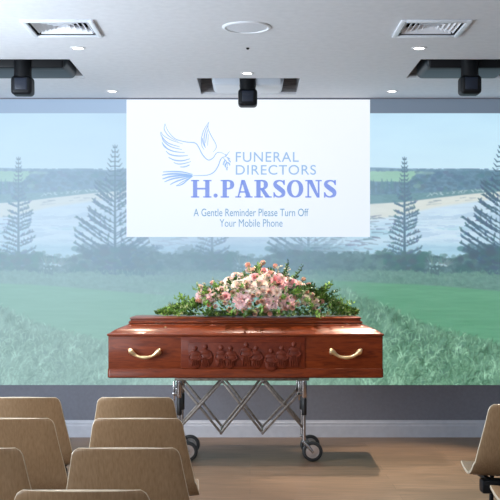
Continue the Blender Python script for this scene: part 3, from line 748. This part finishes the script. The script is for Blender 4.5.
def sprig_mesh(name, m, n, L, leaf, wid, droop, spread=.9, seed=1):
    r = random.Random(seed); b = B(); pts = []
    for i in range(13): v = i/12; pts.append(Vector((L*v, .02*L*math.sin(v*7+seed), -droop*L*v*v+.02*L*math.sin(v*5))))
    tube(b, pts, [.0022*(1-.6*i/12) for i in range(13)], 6); ns = len(b.faces)
    for k in range(n):
        v = .12+.88*k/(n-1); p = pts[min(12,int(v*12))].lerp(pts[min(12,int(v*12)+1)], v*12-int(v*12)) if v < 1 else pts[12]
        s = 1 if k%2 else -1
        op = spread*r.uniform(.6,1.3) if k < n-1 else 0; az = k*2.4+r.uniform(-.3,.3); d = Vector((math.cos(op), math.sin(op)*math.cos(az), math.sin(op)*math.sin(az)))
        side = d.cross(Vector((r.uniform(-.3,.3), r.uniform(-.8,.8), 1))).normalized(); nrm = d.cross(side).normalized()
        ll = leaf*r.uniform(.7,1.15)*(1-.25*v); rows = []
        for j in range(6):
            u = j/5; ww = wid*ll*math.sin(PI*(u**.8))*.5+.0003; c = p+d*ll*u-nrm*ll*.18*u*u
            rows.append([b.verts.new(c-side*ww+nrm*ww*.35), b.verts.new(c), b.verts.new(c+side*ww+nrm*ww*.35)])
        for A, Bq in zip(rows, rows[1:]):
            for q in range(2): b.faces.new((A[q],A[q+1],Bq[q+1],Bq[q]))
    me_o = obj(name, b, [m, M['stem']]); me = me_o.data
    for p in me.polygons:
        if p.index < ns: p.material_index = 1
    bpy.data.objects.remove(me_o); return me
def filler_mesh(name):
    r = random.Random(5); b = B(); 
    for k in range(9):
        a = r.uniform(0,2*PI); rr_ = r.uniform(.005,.03); L = r.uniform(.09,.15); e = Vector((L, rr_*math.cos(a), rr_*math.sin(a)))
        tube(b, [(0,0,0),(L*.5,e.y*.3,e.z*.3),e], .0011, 5)
    ns = len(b.faces)
    r = random.Random(5)
    for k in range(9):
        a = r.uniform(0,2*PI); rr_ = r.uniform(.005,.03); L = r.uniform(.09,.15); e = Vector((L, rr_*math.cos(a), rr_*math.sin(a)))
        for q in range(3): ellipsoid(b, e+Vector((rnd.uniform(-.006,.006),)*1+(rnd.uniform(-.006,.006),rnd.uniform(-.006,.006))), (.0055,.0055,.0055), 8, 6)
    me_o = obj(name, b, [M['filler'], M['stem']]); me = me_o.data
    for p in me.polygons:
        if p.index < ns: p.material_index = 1
    bpy.data.objects.remove(me_o); return me
SP = dict(blush=rose_mesh('rose', M['rose_blush']), pink=rose_mesh('rose', M['rose_pink']), cream=rose_mesh('rose', M['rose_cream']),
          bud=rose_mesh('rosebud', M['bud_coral'], .35), bud2=rose_mesh('rosebud', M['rose_blush'], .4), carn=carn_mesh('carnation', M['carn']))
LID = .63+.447; FY = 8.01
fl = thing('flower_arrangement', 'long casket spray of pink roses, carnations and green foliage lying on the coffin lid', 'flowers', (-.03,FY,LID))
def fpart(name, me, pos, aim, roll, s, label=None):
    o = bpy.data.objects.new(name, me); C.objects.link(o); o.parent = fl
    o.location = Vector(pos)-Vector((-.03,FY,LID)); o.scale = (s,s,s)
    if label: o['label'] = label
    return o
def face(o, d, roll=0):   # local +Z towards d
    o.rotation_euler = (Vector(d).to_track_quat('Z','Y') @ Matrix.Rotation(roll,4,'Z').to_quaternion()).to_euler()
def run(o, d, roll=0):    # local +X along d
    o.rotation_euler = (Vector(d).to_track_quat('X','Z') @ Matrix.Rotation(roll,4,'X').to_quaternion()).to_euler()
# mound surface: height over the lid at picture column px, front-to-back ellipse
def hgt(px): return float(np.interp(px, [155,175,190,205,220,235,250,262,275,290,305,320,335,358], [.008,.05,.085,.17,.21,.26,.32,.345,.32,.27,.22,.16,.09,.008]))
def hwd(px): return float(np.interp(px, [155,190,220,262,305,340,358], [.04,.11,.17,.20,.17,.10,.03]))
def surf(px, py):
    """point on the front of the mound seen at picture px, py"""
    best = None
    for k in range(60):
        Y = FY-hwd(px)+k/59*hwd(px); p = at(px, py, Y); h = hgt(px)
        z = h*math.sqrt(max(0, 1-((Y-FY)/hwd(px))**2))
        e = abs(p.z-LID-z)
        if best is None or e < best[0]: best = (e, p)
    p = best[1]; p.z = max(p.z, LID+.012); n = Vector(((px-260)/230, (p.y-FY)/max(hwd(px),.01)*.9-.25, max(.1,(p.z-LID)/max(hgt(px),.01))*.9)).normalized()
    return p, n
fl_list = [('carn',205,296,9),('carn',211,298,7),('blush',232,282,9.5),('cream',238,286,7),('blush',249,285,9),('carn',243,300,9.5),
 ('pink',277,283,11),('blush',260,285,8.5),('cream',253,289,6),('cream',263,292,6.5),('carn',270,302,8.5),('carn',287,302,8),('blush',277,292,6),('pink',292,284,6.5),('blush',299,286,6.5),('blush',287,281,5.5),
 ('pink',283,289,5),('cream',222,291,6.5),('blush',242,277,6.5),('cream',236,276,5),('pink',255,279,6.5),('blush',268,278,6.5),('pink',226,297,5),
 ('blush',250,271,4.8),('pink',264,272,5),('cream',258,269,4.5),('blush',272,275,4.5),('cream',299,292,4.5),('blush',306,300,6),('blush',315,303,5),('cream',216,296,5)]
for k, (sp, px, py, r_) in enumerate(fl_list):
    p, n = surf(px, py); s = r_/131/1.16
    o = fpart('carnation' if sp == 'carn' else 'rose', SP[sp], p+n*.012, n, 0, s*(1.05 if sp == 'carn' else .92)); face(o, (n+Vector((0,-.35,.1))).normalized(), rnd.uniform(0,6))
buds = [(216,293),(222,299),(210,306),(216,307),(230,310),(236,312),(257,310),(255,315),(253,297),(258,296),(265,310),(270,315),(278,314),(281,312),(313,309),(317,312),(303,282),
 (260,268),(263,265.5),(254,273),(270,276),(213,286),(248,268),(295,299),(297,305),(292,308),(250,305),(226,304),(247,289),(269,294),(311,297),(321,303),(306,294),(201,290),(199,303),(262,302),(280,306),(285,309),(244,311),(222,286),(308,288),(275,269),(267,297),(258,303),(233,294),(241,291),(281,299)]
for k, (px, py) in enumerate(buds):
    p, n = surf(px, py); o = fpart('rosebud', SP['bud' if k%3 else 'bud2'], p+n*.022, n, 0, rnd.uniform(3.9,5.0)/131); face(o, (n+Vector((rnd.uniform(-.4,.4),-.4,rnd.uniform(-.5,.2)))).normalized(), rnd.uniform(0,6))
SG = dict(a=sprig_mesh('leaf_sprig', M['leaf_a'], 22, .19, .045, .42, .25, seed=1), a2=sprig_mesh('leaf_sprig', M['leaf_a'], 15, .13, .05, .5, .1, seed=2),
          d=sprig_mesh('leaf_sprig', M['leaf_b'], 26, .19, .036, .5, .3, seed=3), d2=sprig_mesh('leaf_sprig', M['leaf_b'], 18, .13, .042, .55, .15, seed=4),
          c=sprig_mesh('leaf_sprig', M['leaf_c'], 26, .15, .026, .35, .15, seed=6), f=filler_mesh('filler_blossom'))
def sprig(kind, pos, d, s=1, roll=None, name='leaf_sprig'):
    o = fpart(name, SG[kind], pos, None, 0, s); run(o, Vector(d).normalized(), rnd.uniform(-.6,.6) if roll is None else roll)
nsp = 0
for k in range(74):
    px = 178+k*160/73+rnd.uniform(-3,3); h = hgt(px); w = hwd(px); a = rnd.uniform(-.15,1.0)*PI*.5; ff = .72
    p = Vector(((px-250)/131, FY-math.cos(a)*w*ff, LID+.015+max(0,math.sin(a))*h*ff))
    out = Vector(((px-260)/95+rnd.uniform(-.5,.5), -math.cos(a)*.8-.1, math.sin(a)*.9+.12))
    left = px < 240
    kind = rnd.choice(['a','a2','c','c','d2'] if left else ['d','d2','a2','d','a','c'])
    sprig(kind, p, out, rnd.uniform(.75,1.05)*(1 if 200 < px < 320 else .8))
for (px, py, dx, dz, kd, s) in [(192,311,-1,.03,'a',1.0),(182,313,-1,.05,'c',1.0),(178,314,-1,-.02,'a2',.9),(196,304,-.8,.5,'a2',.95),(188,308,-.9,.3,'a',.8),(205,296,-.6,.55,'a2',.8),(172,314.5,-1,.12,'a2',.7),(200,308,-.9,.2,'c',1.0),
      (320,306,1,-.02,'d',1.05),(330,310,1,0,'d',.95),(335,313,1,.04,'a2',.9),(318,302,.85,.25,'d2',1.0),(308,294,.7,.45,'d2',.9),(325,311,1,-.05,'a',.9),(340,315,1,.1,'d2',.8),(300,292,.6,.6,'d2',.8)]:
    sprig(kd, at(px, py, FY-rnd.uniform(.02,.10)), (dx, rnd.uniform(-.25,.05), dz), s)
for (px, py, dx) in [(245,312,.2),(262,314,-.1),(288,312,.1),(292,314,.2),(215,311,-.3),(232,313,0),(276,312,0),(303,313,.3)]:
    sprig(rnd.choice(['d2','a2']), at(px, py-3, FY-.13), (dx, -1, -.12), .6)
for (px, py, dx, dz) in [(276,283,.2,1),(282,284,.35,.9),(213,298,-.5,.7)]:
    sprig('f', at(px, py, FY-.02), (dx, -.1, dz), .9, name='filler_blossom')
for o in fl.children:
    o.rotation_mode = 'XYZ'; mm = o.rotation_euler.to_matrix(); zmin = min((mm @ v.co).z for v in o.data.vertices)*o.scale[0]+o.location.z
    if zmin < .002 and (o.location.y > -.10 or o.location.z < .02): o.location.z += .002-zmin
b = B(); r = random.Random(77); mi = []
for k in range(3000):
    px = 158+198*r.random()**.95; h, w_ = hgt(px), hwd(px); a = r.uniform(-.1,1.25)*PI*.5; q = r.uniform(.66,1.12)
    p = Vector(((px-250)/131+.03, -math.cos(a)*w_*q, max(.008, math.sin(a)*h*q*.92)+.006))
    out = Vector(((px-258)/100+r.uniform(-.9,.9), -math.cos(a)+r.uniform(-.6,.4), math.sin(a)+r.uniform(-.2,.6))).normalized()
    side = out.cross(Vector((r.uniform(-1,1), r.uniform(-1,1), r.uniform(-1,1)))).normalized(); nrm = out.cross(side)
    ll = r.uniform(.022,.046); wd_ = ll*r.uniform(.20,.30); rows = []
    for j in range(5):
        u = j/4; ww = wd_*math.sin(PI*(u**.8))+.0003; c = p+out*ll*u-nrm*ll*.2*u*u; c.z = max(c.z, .003)
        rows.append([b.verts.new(c-side*ww+nrm*ww*.35), b.verts.new(c), b.verts.new(c+side*ww+nrm*ww*.35)])
    m_ = r.choice([0,0,1,1,2]) if px < 235 else r.choice([0,1,1,1,2])
    for A, Bq in zip(rows, rows[1:]):
        for e in range(2): f_ = b.faces.new((A[e],A[e+1],Bq[e+1],Bq[e])); f_.material_index = m_
for v in b.verts: v.co.z = max(v.co.z, .002)
tag(obj('foliage_fill', b, [M['leaf_a'],M['leaf_b'],M['leaf_c']], fl), kind='stuff')
b = B(); box(b, -.30,.30,-.06,.06,.002,.04,.012); obj('foam_tray', b, M['leaf_b'], fl)

# ------------------------------------------------------------------ light
def spot(x, y, power, col, size=100, blend=.7, rad=.04, aim=None, z=CEIL-.02):
    l = bpy.data.lights.new('downlight_beam', 'SPOT'); l.energy = power; l.color = col; l.spot_size = math.radians(size); l.spot_blend = blend; l.shadow_soft_size = rad
    o = bpy.data.objects.new('downlight_beam', l); C.objects.link(o); o.location = (x,y,z)
    if aim: o.rotation_euler = (Vector(aim)-o.location).to_track_quat('-Z','Y').to_euler()
    return o
WARM = (1,.80,.60)
spot(-1.147, 7.0, 45, WARM, 70, .8)
spot(1.127, 7.0, 60, WARM, 70, .8)
spot(-.02, 7.87, 200, (1,.86,.72), 74, .6)
spot(-1.135, 8.64, 60, WARM, 54, .6, aim=(-1.0,7.5,0))
spot(1.168, 8.64, 420, (1,.80,.60), 48, .6, rad=.03, aim=(1.15,7.5,0))
for (x, y, p) in [(-1.13,5.3,55),(1.13,5.3,45),(-1.13,3.6,60),(1.13,3.6,40),(-1.13,1.9,50),(1.13,1.9,40),(0,.6,30)]:
    make_down(x, y, 'round white downlight further back over the seating', False); spot(x, y, p, (1,.84,.66), 90, .8)
def area(x, y, z, sx_, sy_, power, col, aim):
    l = bpy.data.lights.new('area_fill', 'AREA'); l.shape = 'RECTANGLE'; l.size = sx_; l.size_y = sy_; l.energy = power; l.color = col
    o = bpy.data.objects.new('area_fill', l); C.objects.link(o); o.location = (x,y,z)
    o.rotation_euler = (Vector(aim)-Vector((x,y,z))).to_track_quat('-Z','Y').to_euler(); return o
# added soft fill lamps by the left wall and behind the camera, out of view
area(XL+.05, 5.6, 1.6, 2.6, 1.8, 330, (.80,.90,1), (0,6.6,2.7))
area(XL+.05, 2.0, 1.6, 1.8, 1.8, 110, (.84,.92,1), (0,5.0,2.6))
area(0, YB+.05, 1.7, 3.6, 1.8, 60, (.9,.94,1), (0,6,2.9))

w = bpy.data.worlds.new('world'); bpy.context.scene.world = w; w.use_nodes = True
w.node_tree.nodes['Background'].inputs[0].default_value = (.5,.6,.8,1); w.node_tree.nodes['Background'].inputs[1].default_value = .05

cam = bpy.data.cameras.new('camera'); co = bpy.data.objects.new('camera', cam); C.objects.link(co)
co.location = (0,0,EYE); co.rotation_euler = (PI/2,0,0); cam.sensor_width = 36; cam.lens = F/500*36; cam.shift_y = (HOR-250)/500; cam.clip_start = .05
bpy.context.scene.camera = co
sc = bpy.context.scene; sc.view_settings.view_transform = 'Standard'; sc.view_settings.look = 'None'; sc.view_settings.gamma = 1; sc.view_settings.exposure = 0
